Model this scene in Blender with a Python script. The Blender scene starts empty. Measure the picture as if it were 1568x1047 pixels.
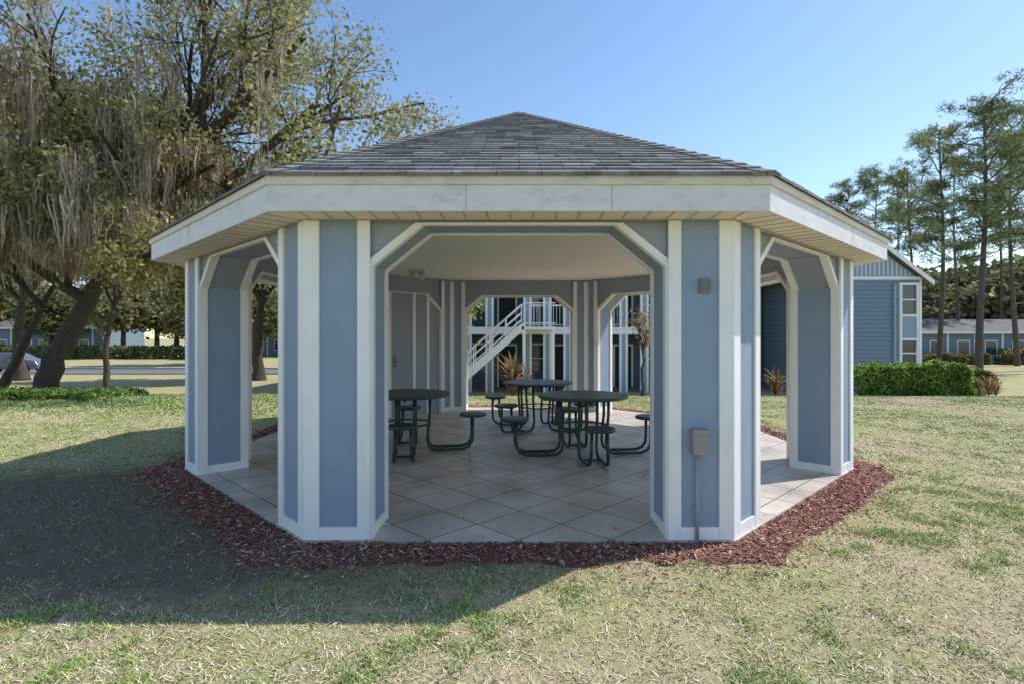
import bpy, math, random
import numpy as np
from mathutils import Vector, Matrix
rng=np.random.default_rng(7); random.seed(7)
sc=bpy.context.scene
# ------------------------------------------------------------ helpers
def link(o,parent=None):
    sc.collection.objects.link(o)
    if parent is not None: o.parent=parent
    return o
def empty(name):
    o=bpy.data.objects.new(name,None); sc.collection.objects.link(o); return o
def mesh_obj(name,V,F,mat,parent=None,smooth=False,uv=None):
    me=bpy.data.meshes.new(name); me.from_pydata([tuple(v) for v in V],[],F); me.update()
    if uv is not None:
        l=me.uv_layers.new(name='UVMap')
        l.data.foreach_set('uv',np.array(uv,dtype=np.float32).ravel())
    if smooth: me.polygons.foreach_set('use_smooth',[True]*len(me.polygons))
    if mat: me.materials.append(mat)
    return link(bpy.data.objects.new(name,me),parent)
def polys_np(name,V,col,mat,parent=None):
    n,k,_=V.shape
    me=bpy.data.meshes.new(name)
    me.vertices.add(n*k); me.vertices.foreach_set('co',V.astype(np.float32).ravel())
    me.loops.add(n*k); me.loops.foreach_set('vertex_index',np.arange(n*k,dtype=np.int32))
    me.polygons.add(n); me.polygons.foreach_set('loop_start',np.arange(0,n*k,k,dtype=np.int32))
    me.polygons.foreach_set('loop_total',np.full(n,k,dtype=np.int32))
    me.update(calc_edges=True)
    a=me.color_attributes.new('Col','FLOAT_COLOR','POINT')
    c=np.ones((n,k,4),dtype=np.float32); c[:,:,:3]=col[:,None,:]
    a.data.foreach_set('color',c.ravel())
    me.materials.append(mat)
    o=bpy.data.objects.new(name,me); return link(o,parent)
class MB:
    def __init__(s): s.V=[];s.F=[]
    def add(s,V,F):
        b=len(s.V); s.V+=[tuple(v) for v in V]; s.F+=[tuple(i+b for i in f) for f in F]
    def prism(s,bot,top):
        n=len(bot); s.add(list(bot)+list(top),[tuple(range(n))[::-1],tuple(range(n,2*n))]+[(i,(i+1)%n,n+(i+1)%n,n+i) for i in range(n)])
    def box(s,x0,x1,y0,y1,z0,z1):
        s.prism([(x0,y0,z0),(x1,y0,z0),(x1,y1,z0),(x0,y1,z0)],[(x0,y0,z1),(x1,y0,z1),(x1,y1,z1),(x0,y1,z1)])
    def tube(s,pts,rs,n=7,cap=True):
        pts=[Vector(p) for p in pts]; b=len(s.V)
        ref=None
        for i,p in enumerate(pts):
            d=(pts[min(i+1,len(pts)-1)]-pts[max(i-1,0)])
            if d.length<1e-9: d=Vector((0,0,1))
            d.normalize()
            if ref is None:
                ref=Vector((1,0,0)) if abs(d.x)<.8 else Vector((0,1,0))
            u=ref-d*ref.dot(d)
            if u.length<1e-4: u=d.orthogonal()
            u.normalize(); ref=u; w=d.cross(u)
            r=rs[i] if hasattr(rs,'__len__') else rs
            for j in range(n):
                a=2*math.pi*j/n; q=p+u*(r*math.cos(a))+w*(r*math.sin(a)); s.V.append((q.x,q.y,q.z))
        for i in range(len(pts)-1):
            for j in range(n):
                s.F.append((b+i*n+j,b+i*n+(j+1)%n,b+(i+1)*n+(j+1)%n,b+(i+1)*n+j))
        if cap:
            s.F.append(tuple(b+j for j in range(n))[::-1]); s.F.append(tuple(b+(len(pts)-1)*n+j for j in range(n)))
    def obj(s,name,mat,parent=None,smooth=False): return mesh_obj(name,s.V,s.F,mat,parent,smooth)
# ------------------------------------------------------------ materials
def mat(name,base,rough=.7,noise=0,nscale=5,bump=0,bscale=60,col2=None,spec=.3,stain=None,metal=0):
    m=bpy.data.materials.new(name); m.use_nodes=True; nt=m.node_tree; N=nt.nodes; L=nt.links
    b=N['Principled BSDF']; b.inputs['Base Color'].default_value=(*base,1); b.inputs['Roughness'].default_value=rough
    b.inputs['Specular IOR Level'].default_value=spec; b.inputs['Metallic'].default_value=metal
    tc=N.new('ShaderNodeTexCoord'); co=tc.outputs['Object']
    if noise>0 or col2:
        t=N.new('ShaderNodeTexNoise'); t.inputs['Scale'].default_value=nscale; t.inputs['Detail'].default_value=6; t.inputs['Roughness'].default_value=.65
        L.new(co,t.inputs['Vector'])
        r=N.new('ShaderNodeMapRange'); r.inputs[1].default_value=.3; r.inputs[2].default_value=.7; L.new(t.outputs['Fac'],r.inputs[0])
        mx=N.new('ShaderNodeMix'); mx.data_type='RGBA'
        c2=col2 if col2 else tuple(c*(1-noise) for c in base); c1=base if col2 else tuple(min(1,c*(1+noise*.5)) for c in base)
        mx.inputs[6].default_value=(*c1,1); mx.inputs[7].default_value=(*c2,1); L.new(r.outputs[0],mx.inputs[0]); L.new(mx.outputs[2],b.inputs['Base Color'])
        m['mix']=mx.name
        if stain:
            mp=N.new('ShaderNodeMapping'); mp.inputs['Scale'].default_value=stain[1]; L.new(co,mp.inputs[0])
            t3=N.new('ShaderNodeTexNoise'); t3.inputs['Scale'].default_value=1; t3.inputs['Detail'].default_value=8; t3.inputs['Roughness'].default_value=.7; L.new(mp.outputs[0],t3.inputs['Vector'])
            r3=N.new('ShaderNodeMapRange'); r3.inputs[1].default_value=.5; r3.inputs[2].default_value=.78; r3.inputs[4].default_value=stain[2]; L.new(t3.outputs['Fac'],r3.inputs[0])
            m3=N.new('ShaderNodeMix'); m3.data_type='RGBA'; m3.inputs[7].default_value=(*stain[0],1)
            L.new(r3.outputs[0],m3.inputs[0]); L.new(mx.outputs[2],m3.inputs[6]); L.new(m3.outputs[2],b.inputs['Base Color'])
    if bump>0:
        t2=N.new('ShaderNodeTexNoise'); t2.inputs['Scale'].default_value=bscale; t2.inputs['Detail'].default_value=4; L.new(co,t2.inputs['Vector'])
        bp=N.new('ShaderNodeBump'); bp.inputs['Strength'].default_value=bump; bp.inputs['Distance'].default_value=.01; L.new(t2.outputs['Fac'],bp.inputs['Height']); L.new(bp.outputs[0],b.inputs['Normal'])
    return m
def leafmat(name,trans=.3,rough=.6):
    m=bpy.data.materials.new(name); m.use_nodes=True; nt=m.node_tree; N=nt.nodes; L=nt.links
    b=N['Principled BSDF']; b.inputs['Roughness'].default_value=rough; b.inputs['Specular IOR Level'].default_value=.2
    a=N.new('ShaderNodeAttribute'); a.attribute_name='Col'; L.new(a.outputs['Color'],b.inputs['Base Color'])
    if trans>0:
        t=N.new('ShaderNodeBsdfTranslucent'); L.new(a.outputs['Color'],t.inputs['Color'])
        x=N.new('ShaderNodeMixShader'); x.inputs[0].default_value=trans
        L.new(b.outputs[0],x.inputs[1]); L.new(t.outputs[0],x.inputs[2]); L.new(x.outputs[0],N['Material Output'].inputs['Surface'])
    return m
M_white=mat('white_trim_paint',(.87,.86,.85),.5,.05,3,.15,80,stain=((.52,.49,.44),(7,7,1.0),.4))
M_fascia=mat('fascia_paint',(.72,.70,.71),.55,.08,2,.2,60,stain=((.28,.28,.27),(5,5,9),.5))
M_drip=mat('drip_edge',(.72,.65,.56),.55,.1,3,.1,60,stain=((.30,.27,.23),(5,5,8),.6))
M_blue=mat('blue_stucco',(.285,.365,.48),.75,.07,2.5,.5,140,stain=((.22,.285,.38),(2,2,1),.5))
M_bluein=mat('grey_blue_panel',(.32,.365,.43),.75,.06,2.5,.4,140)
M_ceil=mat('ceiling_paint',(.87,.81,.74),.7,.04,1.5,.1,90)
M_soffit=mat('soffit_vinyl',(.86,.76,.64),.6,.05,3)
M_line=mat('soffit_groove',(.40,.35,.30),.8)
M_metal=mat('table_coated_metal',(.018,.045,.05),.38,.2,30,.1,200,spec=.5)
M_box=mat('electrical_grey',(.30,.28,.275),.5,.1,10)
M_cond=mat('conduit_grey',(.31,.35,.42),.5,.1,10)
M_dark=mat('dark_opening',(.03,.035,.04),.6)
M_glass=mat('window_glass',(.06,.08,.10),.08,.2,2,spec=.8)
M_bark=mat('oak_bark',(.085,.068,.055),.9,.45,6,.8,25)
M_pbark=mat('pine_bark',(.13,.10,.085),.9,.4,5,.8,20)
M_leaf=leafmat('foliage',.45); M_moss=leafmat('spanish_moss',.4,.9); M_grass=leafmat('grass_blades',0)
M_chip=leafmat('mulch_chips',.0,.8)
def siding(name,c):
    m=mat(name,c,.65,.06,1.5); nt=m.node_tree; N=nt.nodes; L=nt.links; b=N['Principled BSDF']
    tc=N.new('ShaderNodeTexCoord'); s=N.new('ShaderNodeSeparateXYZ'); L.new(tc.outputs['Object'],s.inputs[0])
    d=N.new('ShaderNodeMath'); d.operation='DIVIDE'; d.inputs[1].default_value=.19; L.new(s.outputs[2],d.inputs[0])
    f=N.new('ShaderNodeMath'); f.operation='FRACT'; L.new(d.outputs[0],f.inputs[0])
    r=N.new('ShaderNodeMapRange'); r.inputs[1].default_value=.82; r.inputs[2].default_value=.97; r.inputs[3].default_value=0; r.inputs[4].default_value=.6; L.new(f.outputs[0],r.inputs[0])
    mx=N[m['mix']]; m2=N.new('ShaderNodeMix'); m2.data_type='RGBA'; m2.inputs[7].default_value=(*[q*.3 for q in c],1)
    L.new(r.outputs[0],m2.inputs[0]); L.new(mx.outputs[2],m2.inputs[6]); L.new(m2.outputs[2],b.inputs['Base Color'])
    bp=N.new('ShaderNodeBump'); bp.inputs['Distance'].default_value=.03; bp.inputs['Strength'].default_value=1; bp.invert=True; L.new(f.outputs[0],bp.inputs['Height']); L.new(bp.outputs[0],b.inputs['Normal'])
    return m
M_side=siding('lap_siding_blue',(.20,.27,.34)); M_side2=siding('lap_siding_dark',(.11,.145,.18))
M_batten=mat('board_batten',(.28,.38,.50),.7,.05,2)
def brickmat(name,c1,c2,mort,scale,bw,rh,ms,offset,rough,use_uv,rot=0,extra_noise=.35,bump=.4,nsc=2.0):
    m=bpy.data.materials.new(name); m.use_nodes=True; nt=m.node_tree; N=nt.nodes; L=nt.links; b=N['Principled BSDF']; b.inputs['Roughness'].default_value=rough
    tc=N.new('ShaderNodeTexCoord'); mp=N.new('ShaderNodeMapping'); mp.inputs['Rotation'].default_value=(0,0,rot)
    L.new(tc.outputs['UV' if use_uv else 'Object'],mp.inputs[0])
    br=N.new('ShaderNodeTexBrick'); br.inputs['Scale'].default_value=scale; br.inputs['Brick Width'].default_value=bw; br.inputs['Row Height'].default_value=rh
    br.inputs['Mortar Size'].default_value=ms; br.inputs['Mortar Smooth'].default_value=.1; br.offset=offset; br.squash=1; br.inputs['Bias'].default_value=0
    br.inputs['Color1'].default_value=(*c1,1); br.inputs['Color2'].default_value=(*c2,1); br.inputs['Mortar'].default_value=(*mort,1)
    L.new(mp.outputs[0],br.inputs['Vector'])
    t=N.new('ShaderNodeTexNoise'); t.inputs['Scale'].default_value=nsc; t.inputs['Detail'].default_value=9; t.inputs['Roughness'].default_value=.7; L.new(tc.outputs['Object'],t.inputs['Vector'])
    r=N.new('ShaderNodeMapRange'); r.inputs[1].default_value=.3; r.inputs[2].default_value=.7; r.inputs[3].default_value=1-extra_noise; r.inputs[4].default_value=1+extra_noise*.4; L.new(t.outputs['Fac'],r.inputs[0])
    mx=N.new('ShaderNodeMix'); mx.data_type='RGBA'; mx.blend_type='MULTIPLY'; mx.inputs[0].default_value=1
    L.new(br.outputs['Color'],mx.inputs[6]); L.new(r.outputs[0],mx.inputs[7]); L.new(mx.outputs[2],b.inputs['Base Color'])
    bp=N.new('ShaderNodeBump'); bp.inputs['Strength'].default_value=bump; bp.inputs['Distance'].default_value=.006; bp.invert=True; L.new(br.outputs['Fac'],bp.inputs['Height']); L.new(bp.outputs[0],b.inputs['Normal'])
    return m
M_tile=brickmat('floor_tile',(.70,.62,.53),(.59,.52,.45),(.20,.17,.15),1,.47,.47,.007,0,.38,False,math.radians(45),.38,.4,1.6)
M_shingle=brickmat('asphalt_shingle',(.25,.24,.235),(.155,.15,.148),(.06,.06,.06),1,.30,.155,.004,.5,.95,True,0,.4,.3,7)
M_roof2=brickmat('far_shingle',(.20,.195,.19),(.14,.137,.133),(.08,.08,.08),1,.3,.15,.006,.5,.95,False)
# ------------------------------------------------------------ terrain
def gz(y,x=None):
    t=np.clip((np.asarray(y,dtype=float)-12.2)/(25-12.2),0,1); return -(t*t*(3-2*t))
def vnoise(x,y,scale,seed):
    r=np.random.default_rng(seed); G=r.random((256,256))
    xs=x*scale+1000.3; ys=y*scale+1000.7; xi=np.floor(xs).astype(int); yi=np.floor(ys).astype(int); fx=xs-xi; fy=ys-yi
    fx=fx*fx*(3-2*fx); fy=fy*fy*(3-2*fy)
    g=lambda a,b:G[a%256,b%256]
    return (g(xi,yi)*(1-fx)+g(xi+1,yi)*fx)*(1-fy)+(g(xi,yi+1)*(1-fx)+g(xi+1,yi+1)*fx)*fy
def fbm(x,y,s,seed): return (vnoise(x,y,s,seed)*.5+vnoise(x,y,s*2.1,seed+1)*.28+vnoise(x,y,s*4.3,seed+2)*.22)
xs=sorted(set([-500,-300,-200,-120,-80,-60]+list(range(-45,46,3))+[60,80,120,200,300,500]))
ys=[-60,-30,-10,0,5,9,11,12.2]+[12.2+i*.8 for i in range(1,17)]+[26,30,40,60,90,130,200,300,500,900]
V=[(x,y,float(gz(y))) for y in ys for x in xs]; nx=len(xs)
F=[(j*nx+i,j*nx+i+1,(j+1)*nx+i+1,(j+1)*nx+i) for j in range(len(ys)-1) for i in range(nx-1)]
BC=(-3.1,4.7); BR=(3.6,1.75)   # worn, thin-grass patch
def groundmat():
    m=bpy.data.materials.new('lawn_ground'); m.use_nodes=True; nt=m.node_tree; N=nt.nodes; L=nt.links; b=N['Principled BSDF']; b.inputs['Roughness'].default_value=.95; b.inputs['Specular IOR Level'].default_value=.1
    tc=N.new('ShaderNodeTexCoord')
    def nz(s,d=8,ro=.65):
        t=N.new('ShaderNodeTexNoise'); t.inputs['Scale'].default_value=s; t.inputs['Detail'].default_value=d; t.inputs['Roughness'].default_value=ro; L.new(tc.outputs['Object'],t.inputs['Vector']); return t
    def ramp(t,a,bb):
        r=N.new('ShaderNodeMapRange'); r.inputs[1].default_value=a; r.inputs[2].default_value=bb; L.new(t.outputs['Fac'],r.inputs[0]); return r
    def mix(f,a,c):
        x=N.new('ShaderNodeMix'); x.data_type='RGBA'; L.new(f.outputs[0],x.inputs[0])
        if isinstance(a,tuple): x.inputs[6].default_value=(*a,1)
        else: L.new(a.outputs[2],x.inputs[6])
        x.inputs[7].default_value=(*c,1); return x
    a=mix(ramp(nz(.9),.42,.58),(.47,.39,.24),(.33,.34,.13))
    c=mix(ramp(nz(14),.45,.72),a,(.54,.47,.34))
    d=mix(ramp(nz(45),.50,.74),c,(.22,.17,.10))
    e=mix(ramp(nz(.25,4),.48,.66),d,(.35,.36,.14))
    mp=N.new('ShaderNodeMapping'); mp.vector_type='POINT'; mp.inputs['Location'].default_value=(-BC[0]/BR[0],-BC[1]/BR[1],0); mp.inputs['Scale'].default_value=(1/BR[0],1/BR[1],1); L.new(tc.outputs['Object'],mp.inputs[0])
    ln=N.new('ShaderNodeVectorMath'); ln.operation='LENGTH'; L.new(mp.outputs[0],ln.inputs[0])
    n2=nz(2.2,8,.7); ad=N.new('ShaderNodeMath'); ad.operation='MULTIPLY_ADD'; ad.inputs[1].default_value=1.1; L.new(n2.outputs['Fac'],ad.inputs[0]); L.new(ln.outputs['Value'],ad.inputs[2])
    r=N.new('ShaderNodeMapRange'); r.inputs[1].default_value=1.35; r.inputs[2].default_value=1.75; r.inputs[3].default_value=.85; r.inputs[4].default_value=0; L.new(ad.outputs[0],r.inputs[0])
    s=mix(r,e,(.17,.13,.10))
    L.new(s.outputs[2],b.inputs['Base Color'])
    bp=N.new('ShaderNodeBump'); bp.inputs['Strength'].default_value=.8; bp.inputs['Distance'].default_value=.03; L.new(nz(40).outputs['Fac'],bp.inputs['Height']); L.new(bp.outputs[0],b.inputs['Normal'])
    return m
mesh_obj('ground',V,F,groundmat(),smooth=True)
M_asph=mat('asphalt',(.17,.17,.175),.9,.15,2,.3,40); M_kerb=mat('kerb_concrete',(.42,.41,.38),.85,.15,3)
mb=MB(); mb.add([(-300,37,-.996),(-6,37,-.996),(-6,43,-.996),(-300,43,-.996)],[(0,1,2,3)]); mb.obj('road',M_asph)
mb=MB(); mb.box(-300,-6,36.8,37,-1.1,-.88); mb.box(-300,-6,43,43.2,-1.1,-.88); mb.obj('kerb',M_kerb)
# ------------------------------------------------------------ gazebo
GC=Vector((0,7.755,0)); S=3.11; AP=S/2/math.tan(math.radians(22.5)); T225=math.tan(math.radians(22.5))
def fr(k):
    a=math.radians(-90+45*k); n=Vector((math.cos(a),math.sin(a),0)); u=Vector((-math.sin(a),math.cos(a),0)); return u,n
def P(k,u,n,z,ap=None):
    U,Nn=fr(k); q=GC+Nn*((AP if ap is None else ap)+n)+U*u; return (q.x,q.y,z)
def boxf(mb,k,u0,u1,n0,n1,z0,z1):
    mb.prism([P(k,u0,n1,z0),P(k,u1,n1,z0),P(k,u1,n0,z0),P(k,u0,n0,z0)],[P(k,u0,n1,z1),P(k,u1,n1,z1),P(k,u1,n0,z1),P(k,u0,n0,z1)])
gz_root=empty('octagonal_gazebo')
ARM=.47; TH=.49; H2=S/2; UA=H2-ARM; ZF=.03; ZT=2.64; ZH=2.315
pil=MB(); tr=MB(); hd=MB()
for k in range(8):
    k2=(k+1)%8; off=TH*T225
    plan=lambda z:[P(k,UA,0,z),P(k,H2,0,z),P(k2,-UA,0,z),P(k2,-UA,-TH,z),P(k2,-H2+off,-TH,z),P(k,UA,-TH,z)]
    pil.prism(plan(ZF),plan(ZT))
    for sgn in (-1,1):
        def bx(a,b_,n0,n1,z0,z1,m=tr):
            u0,u1=sorted((sgn*a,sgn*b_)); boxf(m,k,u0,u1,n0,n1,z0,z1)
        t=.018
        bx(UA,UA+.092,0.0005,t,ZF+.001,2.348); bx(H2-.10,H2+t*T225,0.0005,t,ZF+.0015,2.348)
        bx(UA+.0925,H2-.1005,.0005,t-.003,ZF+.001,ZF+.09); 
        for (n0,n1) in ((-.078,-.001),(-TH+.001,-TH+.078)): bx(UA-.015,UA-.0005,n0,n1,ZF+.001,2.05)
        bx(UA-.012,UA-.0005,-TH+.0785,-.0785,ZF+.001,ZF+.085)
        bx(UA,UA+.075,-TH-.015,-TH-.0005,ZF+.001,2.6); bx(H2-off-.05,H2-off,-TH-.0145,-TH-.0005,ZF+.001,2.6)
        bx(UA+.0755,H2-off-.0505,-TH-.012,-TH-.0005,ZF+.001,ZF+.08)
        g=.355; a0=UA-.0007; zt=2.335
        tri=[(a0,2.03),(a0,zt),(a0-g-.02,zt)]
        hd.prism([P(k,sgn*u,-.03,z) for u,z in tri],[P(k,sgn*u,-.45,z) for u,z in tri])
        for (n0,n1) in ((-.0295,-.008),(-.472,-.4505)):
            hd2=[(a0,2.03),(a0-g-.02,zt),(a0-g-.02+.050,zt),(a0,2.03+.046)]
            tr.prism([P(k,sgn*u,n0,z) for u,z in hd2],[P(k,sgn*u,n1,z) for u,z in hd2])
        for (n0,n1) in ((-.085,-.009),(-.471,-.40)):
            p0=(a0-.001,2.029); p1=(a0-g-.02,zt-.001); e=.014
            q=[p0,p1,(p1[0]-e*.6,p1[1]-e*.8),(p0[0]-e*.6-.004,p0[1]-e*.8)]
            tr.prism([P(k,sgn*u,n0,z) for u,z in q],[P(k,sgn*u,n1,z) for u,z in q])
    boxf(hd,k,-UA+.001,UA-.001,-.448,-.032,2.337,ZT-.002)
    boxf(tr,k,-(UA-.38),(UA-.38),-.060,-.010,2.318,2.3365); boxf(tr,k,-(UA-.38),(UA-.38),-.470,-.42,2.318,2.3365)
pil.obj('pillars',M_blue,gz_root); hd.obj('headers',M_bluein,gz_root)
cw=MB(); boxf(cw,5,-UA-.02,UA+.02,-.44,-.03,ZF+.002,2.334); cw.obj('storage_wall',M_bluein,gz_root)
for u in (.62,.05,-.48,-.8): boxf(tr,5,u-.03,u+.03,-.455,-.4405,ZF+.003,2.33)
dh=MB(); boxf(dh,5,-.10,-.04,-.475,-.456,.95,1.18); boxf(dh,5,-.085,-.055,-.53,-.476,1.04,1.07); dh.obj('door_handle',M_box,gz_root)
tr.obj('white_trim',M_white,gz_root)
def octring(mb,a0,a1,z0,z1):
    for k in range(8):
        h0=a0*T225; h1=a1*T225; z=0
        b=[P(k,-h1,0,z0,a1),P(k,h1,0,z0,a1),P(k,h0,0,z0,a0),P(k,-h0,0,z0,a0)]
        t=[(x,y,z1) for x,y,_ in b]
        mb.add(b+t,[(0,3,2,1),(4,5,6,7),(0,1,5,4),(2,3,7,6)])
def octslab(name,ap,z0,z1,m):
    mb=MB(); R=[P(k,-ap*T225,0,z0,ap) for k in range(8)]; mb.prism(R,[(x,y,z1) for x,y,_ in R]); return mb.obj(name,m,gz_root)
octslab('tiled_floor',AP+.03,-.15,ZF,M_tile)
octslab('ceiling',AP-.06,ZT-.004,ZT+.03,M_ceil)
mb=MB(); 
for i in range(-2,3): mb.box(i*1.22-.002+.3,i*1.22+.002+.3,4.8,10.7,ZT-.0055,ZT-.0045)
mb.obj('ceiling_panel_seams',M_soffit,gz_root)
EA=4.07
mb=MB(); octring(mb,AP-.02,EA-.022,2.352,2.362); mb.obj('soffit',M_soffit,gz_root)
mb=MB()
for k in range(8):
    u=-AP*T225+.05
    while u<AP*T225: boxf(mb,k,u,u+.007,.02,EA-AP-.023,2.348,2.3518); u+=.16
    boxf(mb,k,-AP*T225,AP*T225,.012,.03,2.344,2.3519)
mb.obj('soffit_grooves',M_line,gz_root)
mb=MB(); octring(mb,EA-.022,EA,2.345,2.52); mb.obj('fascia_board',M_fascia,gz_root)
mb=MB(); octring(mb,EA-.02,EA+.018,2.5205,2.578); mb.obj('upper_fascia_board',M_drip,gz_root)
mb=MB(); 
for k,us in ((0,(-.36,.62)),(1,(.3,)),(7,(-.2,))):
    for u in us: boxf(mb,k,u,u+.005,EA-AP-.001,EA-AP+.001,2.35,2.52)
mb.obj('fascia_joints',M_line,gz_root)
PK=4.66; ZE=2.585; EO=EA+.035; slope=(PK-ZE)/EO; nC=34
V=[];F=[];UV=[]
rr=np.random.default_rng(3)
for k in range(8):
    for j in range(nC):
        a0=EO*(1-j/nC); a1=max(EO*(1-(j+1.0)/nC),.004)
        zb=ZE+(EO-a0)*slope; zt=ZE+(EO-a1)*slope
        h0=a0*T225; h1=a1*T225
        cuts=[-1.0]; u=-h0+rr.uniform(.08,.3)
        while u<h0-.06: cuts.append(u/h0); u+=rr.uniform(.17,.34)
        cuts.append(1.0)
        for s_ in range(len(cuts)-1):
            f0=cuts[s_]; f1=cuts[s_+1]
            lift=.009+rr.random()*.006; dz=rr.normal(0,.008)*(0 if j==0 else 1)
            A0=a0+abs(dz)+.004
            b=len(V)
            V+=[P(k,f0*h0,0,zb+lift,A0),P(k,f1*h0,0,zb+lift,A0),P(k,f1*h1,0,zt+.002,a1),P(k,f0*h1,0,zt+.002,a1),
                P(k,f0*h0,0,zb-.012,A0),P(k,f1*h0,0,zb-.012,A0)]
            F+=[(b,b+1,b+2,b+3),(b+4,b+5,b+1,b)]
            v0=j*.155+.004; v1=(j+1)*.155-.004; sh=k*3.3+rr.integers(0,40)*.3
            UV+=[(f0*h0+sh,v0),(f1*h0+sh,v0),(f1*h1+sh,v1),(f0*h1+sh,v1)]
            UV+=[(f0*h0+sh,v0),(f1*h0+sh,v0),(f1*h0+sh,v0+.01),(f0*h0+sh,v0+.01)]
mesh_obj('shingle_roof',V,F,M_shingle,gz_root,uv=UV)
mb=MB()
for k in range(8):
    n=34
    for j in range(n):
        f0=j/n; f1=(j+1.15)/n
        a0=EO*(1-f0)+.01; a1=max(EO*(1-f1),.0); z0=ZE+EO*slope*f0+.022; z1=ZE+EO*slope*min(f1,1)+.012
        w=.10
        h=lambda a:a*T225
        p0=P(k,h(a0),0,z0,a0); p1=P(k,h(a1),0,z1,a1)
        q0=P(k,max(h(a0)-w,-h(a0)),0,z0-.006,a0); q1=P(k,max(h(a1)-w,-h(a1)),0,z1-.004,a1)
        k2=(k+1)%8
        r0=P(k2,min(-h(a0)+w,h(a0)),0,z0-.006,a0); r1=P(k2,min(-h(a1)+w,h(a1)),0,z1-.004,a1)
        dn=lambda p:(p[0],p[1],p[2]-.012)
        mb.add([q0,p0,r0,q1,p1,r1,dn(q0),dn(p0),dn(r0)],[(0,1,4,3),(1,2,5,4),(6,7,1,0),(7,8,2,1)])
mb.tube([(0,7.755,PK-.10),(0,7.755,PK-.03),(0,7.755,PK+.012)],[.20,.13,.03],8)
mb.obj('hip_cap_shingles',mat('cap_shingle',(.22,.215,.21),.95,.35,12),gz_root)
eb=MB(); ex=(1070-795)/840*3.98
boxf(eb,0,ex-.055,ex+.06,.001,.075,.655,.835); boxf(eb,0,ex-.06,ex+.065,.001,.085,.80,.84)
o=eb.obj('outlet_box',M_box,gz_root); bv=o.modifiers.new('b','BEVEL'); bv.width=.006; bv.segments=2
eb=MB(); eb.tube([P(0,ex-.015,.03,.03),P(0,ex-.015,.03,.655)],.013,10); boxf(eb,0,ex-.04,ex+.01,.0185,.03,.25,.27); eb.obj('conduit',M_cond,gz_root,True)
eb=MB(); ex2=(1079-795)/840*3.98; boxf(eb,0,ex2-.035,ex2+.04,.001,.03,1.82,1.92); boxf(eb,0,ex2-.018,ex2+.02,.031,.04,1.84,1.90); o=eb.obj('switch_plate',mat('plate_brown',(.22,.19,.17),.5,.2,20),gz_root)
eb=MB(); eb.box(-1.86,-1.62,9.3,9.44,2.585,2.635); eb.tube([(-1.80,9.37,2.59),(-1.84,9.30,2.50)],[.03,.055],10); eb.tube([(-1.68,9.37,2.59),(-1.64,9.30,2.50)],[.03,.055],10)
eb.obj('flood_light_fixture',mat('fixture',(.5,.48,.45),.5),gz_root)
# ------------------------------------------------------------ picnic tables
def table(name,x,y,rot):
    root=empty(name); root.location=(x,y,ZF); root.rotation_euler=(0,0,rot)
    def disc(r,z0,z1,nm,cx=0,cy=0):
        mb=MB(); n=40; rings=[(r-.015,z0),(r,z0+.008),(r+.002,(z0+z1)/2),(r,z1-.008),(r-.012,z1)]
        Vv=[];Ff=[]
        for rr_,z in rings:
            for i in range(n): a=2*math.pi*i/n; Vv.append((cx+rr_*math.cos(a),cy+rr_*math.sin(a),z))
        for q in range(len(rings)-1):
            for i in range(n): Ff.append((q*n+i,q*n+(i+1)%n,(q+1)*n+(i+1)%n,(q+1)*n+i))
        Ff.append(tuple(range(n))[::-1]); Ff.append(tuple((len(rings)-1)*n+i for i in range(n)))
        mb.add(Vv,Ff); return mb.obj(nm,M_metal,root)
    disc(.56,.715,.755,'table_top')
    fm=MB()
    for i in range(4):
        a=math.pi/4+i*math.pi/2; c,s=math.cos(a),math.sin(a)
        def rp(r,z,o=0): return (c*r-s*o,s*r+c*o,z)
        for oo in (-.11,.11):
            pts=[rp(.30,.71,oo),rp(.30,.5,oo),rp(.28,.3,oo),rp(.27,.16,oo),rp(.29,.08,oo),rp(.34,.035,oo),rp(.42,.027,oo),rp(.6,.027,oo),rp(.72,.03,oo),rp(.80,.06,oo*.95),rp(.84,.12,oo*.9),rp(.85,.2,oo*.85),rp(.85,.43,oo*.8)]
            fm.tube(pts,.019,10)
        fm.tube([rp(.05,.695),rp(.5,.695)],.015,8)
        fm.tube([rp(.85,.425,-.12),rp(.85,.425,.12)],.014,8)
        fm.tube([rp(.45,.027,-.11),rp(.45,.027,.11)],.014,8)
        disc(.175,.435,.475,'seat',c*.86,s*.86)
    n=24; fm.tube([(.31*math.cos(2*math.pi*i/n),.31*math.sin(2*math.pi*i/n),.36) for i in range(n+1)],.012,8,False)
    fm.obj('tube_frame',M_metal,root,True)
    return root
table('round_picnic_table',.80,6.9,math.radians(51))
table('round_picnic_table.001',-1.46,7.1,math.radians(54))
table('round_picnic_table.002',.30,8.85,math.radians(10))
# ------------------------------------------------------------ mulch bed
def oct_dist(x,y):
    dx=x; dy=y-7.755; d=np.full(np.shape(x),-1e9)
    for k in range(8):
        a=math.radians(-90+45*k); d=np.maximum(d,dx*math.cos(a)+dy*math.sin(a))
    return d-AP
def mulch_w(x,y): 
    return .35+.13*(fbm(x,y,1.3,31)-.5)*2+.06*(vnoise(x,y,6,35)-.5)*2 + .08*np.clip(-x/4,0,1)*(y<8)
nA=360; ring=[]
for i in range(nA):
    a=2*math.pi*i/nA; c,s=math.cos(a),math.sin(a)
    r=3.5
    while True:
        x=c*r; y=7.755+s*r
        if oct_dist(np.array(x),np.array(y))>mulch_w(np.array(x),np.array(y)): break
        r+=.02
    ring.append((r,c,s))
V=[];F=[]
for r,c,s in ring: 
    V.append((c*3.6,7.755+s*3.6,.012)); V.append((c*(r-.05),7.755+s*(r-.05),.012)); V.append((c*r,7.755+s*r,.003))
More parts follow.
